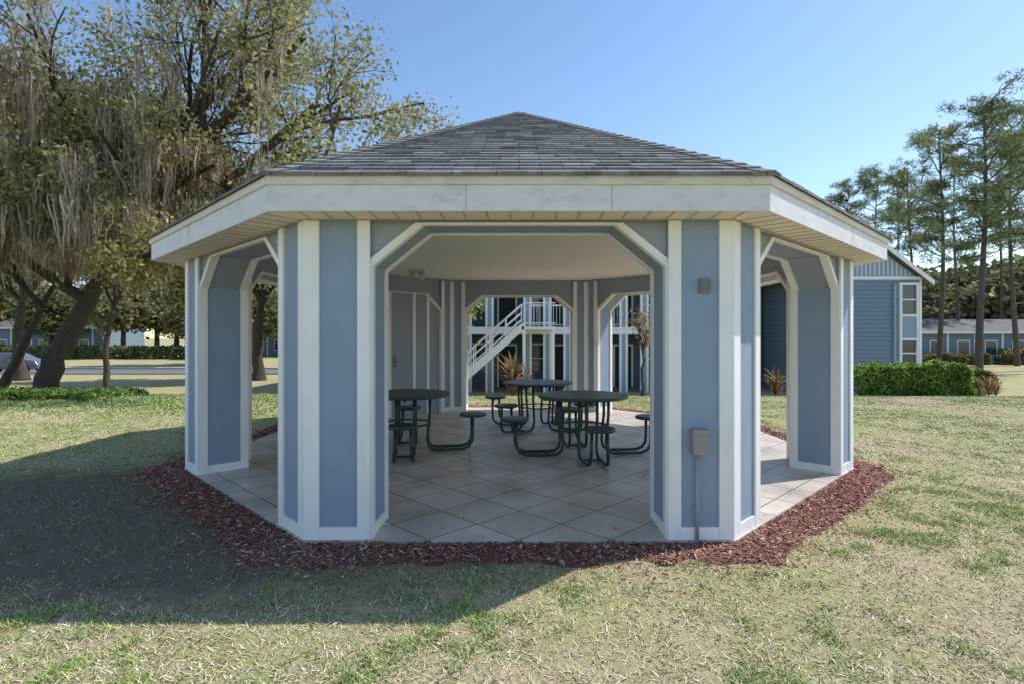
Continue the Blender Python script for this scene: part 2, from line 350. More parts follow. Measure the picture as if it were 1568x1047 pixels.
for i in range(nA):
    j=(i+1)%nA; F+=[(3*i,3*i+1,3*j+1,3*j),(3*i+1,3*i+2,3*j+2,3*j+1)]
m_root=empty('mulch_bed')
mesh_obj('mulch_base',V,F,mat('mulch_soil',(.26,.12,.09),.95,.5,25,1,60,col2=(.12,.075,.055)),m_root)
def chips(n):
    x=rng.uniform(-5.2,5.2,n*4); y=rng.uniform(2.4,13,n*4); d=oct_dist(x,y); w=mulch_w(x,y)
    k=(d>.03)&((d<w)|((d<w+.5)&(rng.random(n*4)<.35*np.exp(-(d-w)/.13)))); x=x[k][:n]; y=y[k][:n]; n=len(x)
    L=rng.uniform(.006,.024,n); W=rng.uniform(.003,.008,n); a=rng.uniform(0,6.28,n); tl=rng.normal(0,.3,n); tr_=rng.normal(0,.5,n)
    z=.014+rng.random(n)*.014+gz(y)
    u=np.stack([np.cos(a)*np.cos(tl),np.sin(a)*np.cos(tl),np.sin(tl)],1)*L[:,None]
    v=np.stack([-np.sin(a)*np.cos(tr_),np.cos(a)*np.cos(tr_),np.sin(tr_)],1)*W[:,None]
    c=np.stack([x,y,z],1)
    Vq=np.stack([c-u-v,c+u-v*.6,c+u*.9+v,c-u+v],1)
    base=np.array([[.38,.155,.12],[.27,.11,.085],[.47,.27,.21],[.14,.075,.055],[.52,.42,.34]])
    col=base[rng.choice(5,n,p=[.32,.28,.18,.13,.09])]*rng.uniform(.75,1.2,(n,1))
    polys_np('mulch_chips',Vq,col,M_chip,m_root)
chips(70000)
# ------------------------------------------------------------ grass
def grass(n):
    Y=2.0+ (rng.random(n)**1.35)*13.5
    X=(rng.random(n)*2-1)*(Y*1.0+1.2)
    d=oct_dist(X,Y); w=mulch_w(X,Y)
    g=fbm(X,Y,.7,11); g2=fbm(X,Y,3.2,17); tuft=vnoise(X,Y,8,19); fine=fbm(X,Y,14,23)
    green=np.clip((g*.45+g2*.55-.49)*6+.38,0,1)*np.clip((tuft-.12)*2.2,0,1)
    green=np.clip(green+.35*np.clip((Y-5)/5,0,1)*np.clip((g-.3)*3,0,1),0,1)
    leftp=np.clip((-X-3)/4,0,1)*np.clip((Y-10)/2,0,1); green=np.clip(green+leftp*.6,0,1)
    dens=(.26+.74*green)*np.clip(.35+(fine-.3)*2.4,.15,1)
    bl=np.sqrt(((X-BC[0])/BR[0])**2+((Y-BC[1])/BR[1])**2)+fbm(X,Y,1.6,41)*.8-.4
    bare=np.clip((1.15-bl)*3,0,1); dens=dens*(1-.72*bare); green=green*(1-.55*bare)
    k=(d>w-.02+rng.random(n)*.15)&(rng.random(n)<dens)
    X,Y,green,tuft,leftp,bare,g=X[k],Y[k],green[k],tuft[k],leftp[k],bare[k],g[k]; n=len(X)
    isg=rng.random(n)<green*.75+.08
    h=rng.uniform(.008,.020,n)*(1+.9*isg*(tuft>.6)); h*=1+leftp*2.0
    wd=rng.uniform(.0018,.0038,n)*(1+Y*.12)*(1+leftp)
    a=rng.uniform(0,6.28,n); lean=rng.uniform(.5,1.8,n)*np.where(isg,1.0,1.9)
    b=np.stack([X,Y,gz(Y)+.0],1)
    u=np.stack([np.cos(a),np.sin(a),0*a],1)*wd[:,None]; b2=rng.uniform(0,6.28,n)
    tip=b+np.stack([np.cos(b2)*h*lean,np.sin(b2)*h*lean,h],1)
    Vq=np.stack([b-u,b+u,tip],1)
    gc=np.array([[.31,.43,.12],[.38,.48,.15],[.22,.32,.09],[.46,.48,.21]])[rng.choice(4,n)]
    dc=np.array([[.66,.58,.40],[.53,.45,.29],[.74,.67,.51],[.32,.25,.15]])[rng.choice(4,n,p=[.3,.3,.22,.18])]
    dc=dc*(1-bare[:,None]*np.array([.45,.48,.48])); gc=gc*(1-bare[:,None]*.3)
    col=np.where(isg[:,None],gc,dc)*rng.uniform(.8,1.2,(n,1))
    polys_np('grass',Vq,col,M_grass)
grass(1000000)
def litter(n):
    x=rng.uniform(-7,7,n); y=2.3+rng.random(n)**1.3*11; d=oct_dist(x,y)
    keep=(d>.03)|(rng.random(n)<.42); x,y,d=x[keep],y[keep],d[keep]; n=len(x)
    z=np.where(d<.03,ZF+.006,.02)+gz(y); L=rng.uniform(.007,.02,n); a=rng.uniform(0,6.28,n)
    u=np.stack([np.cos(a),np.sin(a),rng.normal(0,.2,n)],1)*L[:,None]; v=np.stack([-np.sin(a),np.cos(a),rng.normal(0,.3,n)],1)*(L*.4)[:,None]
    c=np.stack([x,y,z],1); Vq=np.stack([c-u,c-v,c+u,c+v],1)
    col=np.array([[.16,.09,.05],[.24,.15,.08],[.09,.06,.04],[.5,.44,.34]])[rng.choice(4,n,p=[.35,.25,.2,.2])]
    polys_np('fallen_leaves',Vq,col,M_chip)
litter(2600)
# ------------------------------------------------------------ foliage tools
def leafcloud(C,spread,n_per,size,cols,flat=1.0,aspect=.55,seed=1):
    r=np.random.default_rng(seed); C=np.asarray(C); n=len(C)*n_per
    c=np.repeat(C,n_per,0)+r.normal(0,1,(n,3))*np.array([spread,spread,spread*flat])
    L=r.uniform(.6,1.3,n)*size
    d=r.normal(0,1,(n,3)); d/=np.linalg.norm(d,axis=1)[:,None]
    e=np.cross(d,r.normal(0,1,(n,3))); e/=np.linalg.norm(e,axis=1)[:,None]
    u=d*L[:,None]; v=e*(L*aspect)[:,None]
    Vq=np.stack([c-u,c-v,c+u,c+v],1)
    cols=np.array(cols); clump=np.repeat(r.uniform(.7,1.25,len(C)),n_per)
    col=cols[r.choice(len(cols),n)]*(clump*r.uniform(.8,1.2,n))[:,None]
    return Vq,col
def nrm(v): return v/np.linalg.norm(v)
class Tree:
    def __init__(s,seed): s.mb=MB(); s.tips=[]; s.mid=[]; s.r=np.random.default_rng(seed)
    def grow(s,p,d,L,r,lvl,mx,up,nch,bend=.22,spread=.8,sh=.62):
        n=5 if lvl<mx else 3; pts=[p]; rs=[r]
        for i in range(n):
            d=nrm(d+s.r.normal(0,bend,3)+np.array([0,0,up])); p=p+d*L/n; pts.append(p); rs.append(r*(1-.5*(i+1)/n))
        s.mb.tube(pts,rs,7 if lvl<2 else (5 if lvl<mx else 3),False)
        s.mid+= [q for q in pts[1:]] if lvl>=1 else []
        if lvl>=mx: s.tips+=pts[1:]; return
        for c in range(nch):
            t=.35+.65*(c+s.r.random()*.6)/nch; t=min(t,1); i=min(int(t*n),n); q=pts[i]
            per=nrm(np.cross(d,s.r.normal(0,1,3))); dd=nrm(d+per*spread*s.r.uniform(.6,1.3))
            s.grow(q,dd,L*sh*s.r.uniform(.75,1.2),max(rs[i]*.62,.008),lvl+1,mx,up,nch,bend,spread,sh)
OAK=[[.36,.33,.13],[.43,.39,.17],[.27,.27,.10],[.50,.44,.22],[.20,.20,.08]]
MOSS=[[.60,.50,.42],[.48,.39,.325],[.68,.59,.50],[.36,.29,.24]]
def moss(points,name,parent,seed,nst=14,maxl=2.0,wid=.015,zmin=None):
    r=np.random.default_rng(seed); Q=[];C=[]
    P0=np.asarray(points); m=len(P0)
    ln=r.uniform(.25,1,m)**1.5*maxl
    if zmin is not None: ln=np.minimum(ln,np.maximum(.3,P0[:,2]-zmin-r.uniform(0,1.0,m)))
    n=m*nst
    wd_=np.repeat(r.uniform(.08,.26,m),nst)[:,None]
    base=np.repeat(P0,nst,0)+r.normal(0,1,(n,3))*wd_*np.array([1,1,.7]); l=np.repeat(ln,nst)*r.uniform(.2,1.0,n)
    w=r.uniform(.6,1.5,n)*wid; ang=r.uniform(0,3.14,n); u=np.stack([np.cos(ang),np.sin(ang),0*ang],1)
    cols=np.array(MOSS)[r.choice(4,n)]*np.repeat(r.uniform(.6,1.15,m),nst)[:,None]
    cen=np.repeat(P0,nst,0); prev=base; pw=w*.5
    for sgm in range(4):
        f=(sgm+1)/4
        nxt=base.copy(); nxt[:,:2]=base[:,:2]*(1-.5*f)+cen[:,:2]*.5*f+r.normal(0,.028,(n,2)); nxt[:,2]=base[:,2]-l*f
        nw=w*[1.3,1.1,.7,.12][sgm]
        Q.append(np.stack([prev-u*pw[:,None],prev+u*pw[:,None],nxt+u*nw[:,None],nxt-u*nw[:,None]],1)); C.append(cols)
        prev=nxt; pw=nw
    polys_np(name,np.concatenate(Q),np.concatenate(C),M_moss,parent)
def oak(name,trunk,tr_r,limbs,seed,mx=4,nch=4,leaves=14,lsize=.075,mossn=900,mosslen=2.2,up=.03,mossfilter=None,spread=.28,cols=OAK,zmin=None):
    root=empty(name); t=Tree(seed)
    pts=[np.array(p,float) for p in trunk]
    fine=[];rs=[]
    for i in range(len(pts)-1):
        for j in range(4): f=j/4; fine.append(pts[i]*(1-f)+pts[i+1]*f+t.r.normal(0,.03,3)*(i+j>0))
    fine.append(pts[-1]); m=len(fine)
    rs=[tr_r*(1-.45*i/(m-1))*(1.35 if i==0 else 1) for i in range(m)]
    t.mb.tube(fine,rs,12,False); f0=pts[-1]
    for lb in limbs:
        st=fine[int(lb[3]*(m-1))] if len(lb)>3 and lb[3] is not None else f0
        v=np.array(lb[:3],float)-st; D=np.linalg.norm(v); fr_=lb[4] if len(lb)>4 else .55
        t.grow(st,nrm(v+np.array([0,0,.06*D])),D*fr_,tr_r*.5,0,mx,up,nch,.13,.75,.62 if fr_<.7 else .5)
    t.mb.obj('trunk_and_limbs',M_bark,root,True)
    tips=np.array(t.tips); tips=tips[tips[:,2]>(zmin if zmin else -9)]
    # thin the crown in patches so that sky shows through
    if mossfilter is not None:
        gap=vnoise(tips[:,0]*1.0,tips[:,2],.75,91)*.6+vnoise(tips[:,1],tips[:,2],.9,92)*.4; tips=tips[(gap>.38)|(t.r.random(len(tips))<.25)]
    Vq,col=leafcloud(tips,spread,leaves,lsize,cols,.8,.5,seed+5)
    polys_np('leaves',Vq,col,M_leaf,root)
    if mossn:
        mid=np.array(t.mid)
        if mossfilter is not None: mid=mid[mossfilter(mid,t.r)]
        if len(mid): moss(mid[t.r.choice(len(mid),min(mossn,len(mid)),replace=False)],'spanish_moss',root,seed+9,18,mosslen,zmin=zmin)
    return root
def mf(p,r):
    px=795+840*p[:,0]/p[:,1]; clump=vnoise(p[:,0],p[:,2],.6,77)
    return (px<430)&(p[:,2]>4.0)&(clump>.38)&(r.random(len(p))<np.clip((11.5-p[:,2])/6,.05,1)*np.clip((520-px)/260,.15,1))
oak('live_oak_tree',[(-17.0,19.5,-.75),(-16.4,19.4,.8),(-15.3,19.2,2.4),(-14.4,19,3.8)],.40,
    [(-4.0,18,8.2,None,.85),(-3.4,17,6.6,None,.82),(-4.2,17.5,11,None,.85),(-6.5,17,12.8,None,.80),(-9.5,17,13.5,None,.66),(-14,17,14),(-19,17,13),(-22,17,9.5),(-11,14,8.5),(-15,14,9.0),(-13,13,6.5),(-17.5,15,6,.75),(-9,21,8.5),(-20,21,10)],21,4,4,11,.080,1700,2.6,.02,mf,.30,OAK,3.0)
oak('oak_tree',[(-19.6,20.5,-.8),(-18.6,20.3,.6),(-17.4,20,2.6)],.2,[(-20,19,7.5),(-15,21,8),(-22,20,7.5)],31,3,4,12,.10,120,1.4,zmin=3)
oak('oak_tree.001',[(-19.5,26,-1),(-19.6,26,1),(-19.2,26,2.9)],.15,[(-21,25,7),(-17,26,7.5),(-19,28,8)],33,3,4,14,.12,100,1.4,zmin=2.6)
oak('oak_tree.002',[(-15.2,32,-1),(-15.3,32,1.4),(-15.0,32,3.6)],.34,[(-19,31,8),(-11,31,9),(-15,30,12),(-18,33,11),(-12,34,8)],35,3,5,18,.15,260,2.2,zmin=2.7)
oak('oak_tree.003',[(-29,32,-1),(-29.3,32,1.2),(-29.0,32,3.6)],.32,[(-33,30,9),(-25,30,9),(-29,29,11),(-26,32,11)],37,3,5,16,.15,260,2.4,zmin=2.9)
oak('oak_tree.005',[(-27,50,-1),(-27.3,50,1.2),(-27,50,3)],.3,[(-32,50,8),(-22,50,8),(-27,49,11),(-25,52,10)],43,3,5,14,.22,0,0,zmin=2.2)
def dist_mesh(seed,h,w,cols,ls=.28):
    t=Tree(seed); t.mb.tube([(0,0,0),(0.1,0,h*.2),(0,0,h*.4)],[.3,.24,.18],8,False)
    for i in range(6):
        a=i*1.05; t.grow(np.array([0,0,h*(.22+.04*i)]),nrm(np.array([math.cos(a)*w,math.sin(a)*w,h*.35])),h*.33,.14,0,2,.04,5,.2,.9,.6)
    me=t.mb; Vq,col=leafcloud(np.array(t.tips),.5,22,ls,cols,.8,.6,seed)
    return me,Vq,col
G1=[[.13,.16,.065],[.17,.20,.08],[.10,.125,.05],[.22,.23,.10]]; G2=[[.26,.25,.12],[.32,.29,.14],[.19,.20,.09],[.27,.22,.14]]
protos=[]
for s_,h_,w_,c_ in ((51,9,.8,G1),(52,8,1,G2),(53,11,.7,G2)):
    mb,Vq,col=dist_mesh(s_,h_,w_,c_)
    a=mb.obj('p',M_bark); b=polys_np('q',Vq,col,M_leaf); protos.append((a.data,b.data)); bpy.data.objects.remove(a); bpy.data.objects.remove(b)
tl=empty('distant_tree_line')
def place(x,y,sc_,pi,rz):
    for nm,me in zip(('trunk','leaves'),protos[pi]):
        o=bpy.data.objects.new(nm,me); link(o,tl); o.location=(x,y,-1); o.scale=(sc_*1.15,sc_*1.15,sc_); o.rotation_euler=(0,0,rz)
rp=random.Random(5)
for px,Y,s_,p_ in [(-40,72,1.2,1),(30,76,1.2,2),(80,68,1.0,0),(130,72,1.1,1),(190,66,.95,2),(240,72,1.1,0),(290,66,1.0,1),(345,68,1.0,2),(395,66,1.0,0),(440,76,1.2,1),(500,74,1.2,2),(-100,70,1.4,0),(-160,74,1.4,1),(10,90,1.6,0),(60,88,1.4,1),(110,92,1.5,1),(165,90,1.5,0),(215,90,1.5,2),(270,90,1.4,0),(320,92,1.5,1),(370,88,1.5,2),(420,90,1.6,0),
     (1415,70,1.2,0),(1450,66,1.1,1),(1480,75,1.4,0),(1520,70,1.3,1),(1560,62,1.45,1),(1600,66,1.3,0),(1650,66,1.4,1),(1385,80,1.3,0),(1545,82,1.8,0),(1700,64,1.4,2),(560,90,1.2,0),(1340,90,1.2,0),(1440,90,1.7,0),(1500,92,1.8,0)]:
    place((px-795)/840*Y,Y,s_,p_,rp.random()*6)
PINE=[[.16,.21,.085],[.21,.26,.105],[.11,.15,.07],[.26,.29,.14]]
def pine(name,px,Y,top_py,rad,seed,crown=.5,wid=3.2,nb=34,dens=1):
    x=(px-795)/840*Y; zt=1.5+(516-top_py)/840*Y; root=empty(name); r=np.random.default_rng(seed); mb=MB(); H=zt+1
    lean=r.normal(0,.02,2); tp=lambda f:np.array([x+lean[0]*H*f+.2*math.sin(f*5+seed),Y+lean[1]*H*f,-1+H*f])
    mb.tube([tp(i/14) for i in range(15)],[rad*(1-.8*i/14) for i in range(15)],9,False)
    C=[]
    for i in range(nb):
        f=1-crown*(i/nb)+r.normal(0,.01); f=min(f,.985); p=tp(f); a=r.uniform(0,6.28); rel=(1-f)/crown
        L=wid*(.25+.75*math.sin(min(1,rel*1.1+.12)*2.4))*r.uniform(.4,1.2); d=np.array([math.cos(a),math.sin(a),.25+.35*(1-rel)])
        pts=[p]; q=p
        for j in range(5):
            d=nrm(d+r.normal(0,.2,3)); q=q+d*L/5; pts.append(q)
        mb.tube(pts,[.06,.05,.045,.035,.025,.012],5,False)
        if r.random()<.1: continue
        for j in (3,4,5):
            for _ in range(3 if j==5 else 2):
                e=pts[j]+r.normal(0,.42,3)*np.array([1,1,.5]); C.append(e)
                mb.tube([pts[j-1],e],[.02,.01],4,False)
    for i in range(7):
        f=r.uniform(.25,1-crown); p=tp(f); a=r.uniform(0,6.28); L=r.uniform(.4,1.8); mb.tube([p,p+np.array([math.cos(a)*L*.6,math.sin(a)*L*.6,.1]),p+np.array([math.cos(a)*L,math.sin(a)*L,.4*r.random()])],[.04,.03,.01],5,False)
    mb.obj('trunk_and_branches',M_pbark,root,True)
    Vq,col=leafcloud(np.array(C),.25,int(30*dens),.22,PINE,.6,.15,seed); polys_np('needles',Vq,col,M_leaf,root)
pine('pine_tree',1503,40,165,.27,61,.60,4.2,50)
pine('pine_tree.001',1440,46,205,.22,62,.55,3.6,34)
pine('pine_tree.002',1398,52,258,.19,63,.48,3.6,28)
pine('pine_tree.003',1465,56,245,.19,64,.48,3.6,26)
pine('pine_tree.004',1555,48,190,.23,65,.55,4.2,36)
pine('pine_tree.005',1335,62,270,.17,66,.40,3.8,28)
pine('pine_tree.006',1375,66,278,.17,67,.40,3.8,28)
pine('pine_tree.007',1610,42,150,.26,68,.5,4.2,36)
pine('pine_tree.008',1530,60,260,.19,69,.42,3.6,26)
pine('pine_tree.009',1298,66,284,.17,70,.36,3.4,26)
def shrub(name,boxes,cols,size=.05,n=9000,seed=1):
    r=np.random.default_rng(seed); pts=[]
    for (x0,x1,y0,y1,h) in boxes:
        m=int(n*(x1-x0)); 
        u=r.random((m,3))
        P_=np.stack([x0+u[:,0]*(x1-x0),y0+u[:,1]*(y1-y0),u[:,2]*h],1)
        s_=r.random(m)
        P_[:,2]=np.where(s_<.45,h*(.86+.14*r.random(m)),P_[:,2]); P_[:,1]=np.where((s_>.45)&(s_<.85),y0+.15*r.random(m),P_[:,1])
        bmp=.16*(vnoise(P_[:,0],P_[:,1],2.2,seed+3)-.5)*2+.08*(vnoise(P_[:,0],P_[:,1],6,seed+4)-.5)*2
        ed=np.minimum(P_[:,0]-x0,x1-P_[:,0])/max(h,.1); P_[:,2]*=(1+bmp)*np.clip(.55+ed*.9,0,1); P_[:,1]+=.25*(vnoise(P_[:,0],P_[:,2],2.5,seed+5)-.5)*2
        P_[:,2]+=gz(P_[:,1]); pts.append(P_)
    Vq,col=leafcloud(np.concatenate(pts),.03,1,size,cols,1,.6,seed); return polys_np(name,Vq,col,M_leaf)
HG=[[.27,.41,.09],[.20,.32,.07],[.36,.47,.13],[.10,.17,.04]]
shrub('hedge',[(10.5,13.9,16.6,17.7,.95)],HG,.05,9000,2)
shrub('shrub',[(13.9,14.6,17.2,18,.5),(14.8,15.7,18.2,19,.6)],[[.26,.24,.09],[.30,.20,.11],[.16,.19,.07]],.06,2500,5)
shrub('shrub.001',[(18.6,21,24,25,1.1)],[[.32,.29,.08],[.18,.2,.07]],.09,1500,6)
shrub('flower_bed',[(-15,-10.0,12.8,15.0,.2)],HG,.05,2500,8)
def spiky(name,x,y,h,n,cols,seed):
    r=np.random.default_rng(seed); z0=float(gz(y)); Q=[];C=[]
    for i in range(n):
        a=r.uniform(0,6.28); t=r.uniform(.25,1.2); l=h*r.uniform(.4,.8); b=np.array([x,y,z0+r.uniform(0,.5)*h]); d=np.array([math.cos(a)*math.sin(t),math.sin(a)*math.sin(t),math.cos(t)])
        s_=np.array([-math.sin(a),math.cos(a),0])*.025*h; m=b+d*l*.6; e=b+d*l+np.array([0,0,-.18*l])
        Q.append([b-s_*.5,b+s_*.5,m+s_,m-s_]); Q.append([m-s_,m+s_,e+s_*.1,e-s_*.1]); c=np.array(cols[r.integers(len(cols))])*r.uniform(.6,1.1); C+=[c,c]
    polys_np(name,np.array(Q),np.array(C),M_leaf)
DRY=[[.34,.21,.12],[.28,.13,.08],[.22,.22,.09],[.42,.32,.19]]
spiky('cordyline_plant',(1188-795)/840*16,16,.9,110,DRY,1)
spiky('cordyline_plant.001',-.25,20.5,1.8,90,DRY,2); spiky('cordyline_plant.002',.25,21,1.2,60,DRY,3)
spiky('cordyline_plant.004',(1490-795)/840*18,17.4,.7,90,DRY,5); spiky('cordyline_plant.005',(1525-795)/840*19,19,.7,90,DRY,6)
oak('crape_myrtle_tree',[(4.5,20,-.75),(4.5,20,0.2),(4.52,20,.8)],.07,[(4.0,20,2.6),(5.0,20,2.7),(4.5,20.2,3)],71,2,4,3,.06,0,0,.1,None,.12,[[.4,.28,.15],[.3,.2,.1]])
oak('small_tree',[(-2.6,21,-.85),(-2.6,21,.3),(-2.5,21,1.2)],.08,[(-3,21,3.2),(-2.2,21,3.4),(-2.6,21.2,3.6)],72,2,5,14,.09,0,0,.1,None,.2,[[.40,.40,.12],[.3,.34,.09]])
# ------------------------------------------------------------ apartment buildings
GB=-1.0
apt=empty('blue_apartment_building')
w=MB(); d=MB(); wh=MB(); gl=MB(); bb=MB(); rf=MB(); dk=MB()
x0,x1,yf,yb=12.3,18.3,25,37; ze=4.12; xr=15.3; zr=6.45
w.box(x0,x1,yf,yb,GB-.2,ze)
bb.prism([(x0,yf+.02,ze+.001),(x1,yf+.02,ze+.001),(xr,yf+.02,zr-.1)],[(x0,yb,ze+.001),(x1,yb,ze+.001),(xr,yb,zr-.1)])
for i in range(30):
    x=x0+.1+i*.2; top=ze+(zr-ze)*(1-abs(x-xr)/3.0)-.12
    if top>ze+.1 and x<x1: wh.box(x-.018,x+.018,yf-.01,yf+.019,ze+.11,top)
wh.box(x0-.05,x1+.05,yf-.04,yf-.002,ze-.02,ze+.12)
for sx,ex in ((x0-.35,xr),(x1+.35,xr)):
    zs=ze-.25
    th=.14
    rf.prism([(sx,yf-.35,zs+.04),(ex,yf-.35,zr+.04),(ex,yf-.35,zr+.04+th),(sx,yf-.35,zs+.04+th)],[(sx,yb+.3,zs+.04),(ex,yb+.3,zr+.04),(ex,yb+.3,zr+.04+th),(sx,yb+.3,zs+.04+th)])
    wh.prism([(sx,yf-.39,zs-.06),(ex,yf-.39,zr-.06),(ex,yf-.39,zr+.16),(sx,yf-.39,zs+.16)],[(sx,yf-.352,zs-.06),(ex,yf-.352,zr-.06),(ex,yf-.352,zr+.16),(sx,yf-.352,zs+.16)])
for x in (x0,x1): wh.box(x-.06 if x==x1 else x-.03,x+.03 if x==x1 else x+.1,yf-.03,yf-.001,GB,ze-.03)
bx0,bx1=17.25,18.12
wh.box(bx0,bx0+.1,yf-.16,yf-.0,.1,3.95); wh.box(bx1-.1,bx1,yf-.16,yf-.0,.1,3.95)
for z in (.1,1.35,2.42,3.85): wh.box(bx0+.101,bx1-.101,yf-.155,yf,z,z+.1)
bb.box(bx0+.1,bx1-.1,yf-.1,yf,1.451,2.419)
for z0_,z1_ in ((.2,1.35),(2.52,3.85)):
    gl.box(bx0+.1,bx1-.1,yf-.06,yf-.01,z0_,z1_); wh.box(bx0+.101,bx1-.101,yf-.1,yf-.061,(z0_+z1_)/2-.03,(z0_+z1_)/2+.03)
bb.box(17.02,17.14,yf-.1,yf-.01,GB,3.9)
mx0,mx1,my=-9,12.2,27.5; mt=4.5
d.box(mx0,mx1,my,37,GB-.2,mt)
rf.prism([(mx0-.5,my-3.0,mt+.1),(mx1,my-3.0,mt+.1),(mx1,32.5,mt+2.9),(mx0+3,32.5,mt+2.9)],[(mx0-.5,my-3.0,mt+.25),(mx1,my-3.0,mt+.25),(mx1,32.5,mt+3.05),(mx0+3,32.5,mt+3.05)])
rf.prism([(mx0-.5,38,mt+.1),(mx1,38,mt+.1),(mx1,32.5,mt+2.9),(mx0+3,32.5,mt+2.9)],[(mx0-.5,38,mt+.25),(mx1,38,mt+.25),(mx1,32.5,mt+3.05),(mx0+3,32.5,mt+3.05)])
wh.box(mx0-.5,mx1,my-3.05,my-3.001,mt-.05,mt+.2)
py0=25.0
wh.box(mx0,9,py0-.05,py0-.0,1.62,1.95); w.box(mx0,9,py0+.001,my,1.66,1.92)
for cx in (-7.5,-5.6,-4.2,-2.35,-1.35,.38,1.28,2.2,3.6,4.75,5.7,7.2,8.9):
    bb.box(cx-.16,cx+.16,py0-.02,py0+.3,GB,mt)
    for sx in (-1,1):
        a,b_=sorted((cx+sx*.19,cx+sx*.09)); wh.box(a,b_,py0-.055,py0-.021,GB,1.615); wh.box(a,b_,py0-.055,py0-.021,1.955,mt-.1)
def rail(xa,xb,z,yy):
    wh.box(xa,xb,yy,yy+.05,z+.95,z+1.02); wh.box(xa,xb,yy,yy+.04,z+.08,z+.12)
    x=xa+.08
    while x<xb: wh.box(x,x+.022,yy+.01,yy+.03,z+.121,z+.949); x+=.15
for a,b_ in ((-7.3,-5.8),(-5.4,-4.4),(-.0,.2),(.57,1.1),(1.47,2.0),(2.4,3.4),(3.8,4.55),(5.9,7.0)): rail(a,b_,1.95,py0+.1)
for cx,t in ((-6.5,'w'),(-3.6,'d'),(-2.0,'w'),(-.6,'d'),(.85,'w'),(1.8,'d'),(3.0,'w'),(4.2,'w'),(5.2,'d'),(6.6,'w')):
    for zb in (GB,1.95):
        if t=='w': gl.box(cx-.4,cx+.4,my-.04,my-.005,zb+.8,zb+2.1); z0_,z1_=zb+.8,zb+2.1
        else: dk.box(cx-.42,cx+.42,my-.03,my-.005,zb+.02,zb+2.05); z0_,z1_=zb+.02,zb+2.05
        for e in (-1,1): a,b2=sorted((cx+e*.41,cx+e*.5)); wh.box(a,b2,my-.07,my-.004,z0_,z1_)
        wh.box(cx-.5,cx+.5,my-.072,my-.004,z1_+.001,z1_+.1)
        if t=='w': wh.box(cx-.41,cx+.41,my-.06,my-.041,(z0_+z1_)/2-.025,(z0_+z1_)/2+.025)
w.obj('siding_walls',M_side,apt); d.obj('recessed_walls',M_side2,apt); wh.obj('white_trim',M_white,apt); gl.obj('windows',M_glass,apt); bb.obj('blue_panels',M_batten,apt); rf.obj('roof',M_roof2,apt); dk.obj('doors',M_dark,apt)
st=MB(); xa,za,xb,zb=-3.2,GB,.1,1.9; yy0,yy1=22.6,23.7; n=16
for i in range(n):
    f=(i+.5)/n; x=xa+(xb-xa)*f; z=za+(zb-za)*(i+1)/n; st.box(x-.14,x+.14,yy0+.05,yy1-.05,z-.05,z)
for yy in (yy0,yy1):
    st.prism([(xa-.1,yy-.03,za),(xa+.25,yy-.03,za),(xb+.1,yy-.03,zb-.1),(xb+.1,yy-.03,zb+.12),(xb-.05,yy-.03,zb+.12),(xa-.1,yy-.03,za+.2)],[(xa-.1,yy+.03,za),(xa+.25,yy+.03,za),(xb+.1,yy+.03,zb-.1),(xb+.1,yy+.03,zb+.12),(xb-.05,yy+.03,zb+.12),(xa-.1,yy+.03,za+.2)])
    for h in (.95,.62,.32): st.tube([(xa,yy,za+h),(xb,yy,zb+h)],.02,6)
    for i in range(6): f=i/5; x=xa+(xb-xa)*f; z=za+(zb-za)*f; st.box(x-.02,x+.02,yy-.02,yy+.02,z,z+.95)
st.box(xb,xb+1.4,yy0-.03,25.0,1.80,1.92)
for x,y in ((xb+.1,yy0+.05),(xb+1.3,yy0+.05)): st.box(x-.06,x+.06,y-.06,y+.06,GB,1.8)
for h in (.98,.15): st.box(xb+.05,xb+1.4,yy0,yy0+.04,1.92+h-.02,1.92+h+.02)
x=xb+.1
while x<xb+1.4: st.box(x,x+.018,yy0+.01,yy0+.03,1.93,2.86); x+=.2
st.obj('exterior_staircase',M_white)
def house(name,xc,y,wd,h,roofh):
    r=empty(name); a=MB();b=MB();c=MB();g=MB()
    a.box(xc-wd/2,xc+wd/2,y,y+9,GB-.1,GB+h)
    b.prism([(xc-wd/2-.5,y-.5,GB+h),(xc+wd/2+.5,y-.5,GB+h),(xc+wd/2-2.5,y+4.5,GB+h+roofh),(xc-wd/2+2.5,y+4.5,GB+h+roofh)],[(xc-wd/2-.5,y-.5,GB+h+.15),(xc+wd/2+.5,y-.5,GB+h+.15),(xc+wd/2-2.5,y+4.5,GB+h+roofh+.1),(xc-wd/2+2.5,y+4.5,GB+h+roofh+.1)])
    b.prism([(xc-wd/2-.5,y+9.5,GB+h),(xc+wd/2+.5,y+9.5,GB+h),(xc+wd/2-2.5,y+4.5,GB+h+roofh),(xc-wd/2+2.5,y+4.5,GB+h+roofh)],[(xc-wd/2-.5,y+9.5,GB+h+.15),(xc+wd/2+.5,y+9.5,GB+h+.15),(xc+wd/2-2.5,y+4.5,GB+h+roofh+.1),(xc-wd/2+2.5,y+4.5,GB+h+roofh+.1)])
    c.box(xc-wd/2-.5,xc+wd/2+.5,y-.56,y-.51,GB+h-.1,GB+h+.14)
    x=xc-wd/2+1
    while x<xc+wd/2-.8:
        for zb in ([.8] if h<4 else [.8,3.5]):
            c.box(x-.1,x+1.1,y-.04,y-.001,GB+zb-.1,GB+zb+1.4); g.box(x,x+1,y-.06,y-.041,GB+zb,GB+zb+1.3)
        c.box(x+1.5,x+1.7,y-.05,y-.001,GB,GB+h-.1)
        x+=2.6
    a.obj('walls',M_side,r); b.obj('roof',M_roof2,r); c.obj('trim',M_white,r); g.obj('windows',M_glass,r)
house('distant_house',-62,70,16,3.6,1.8); house('distant_house.001',-33,75,8,4.4,1.6); house('distant_house.002',47,52,18,2.9,1.3)
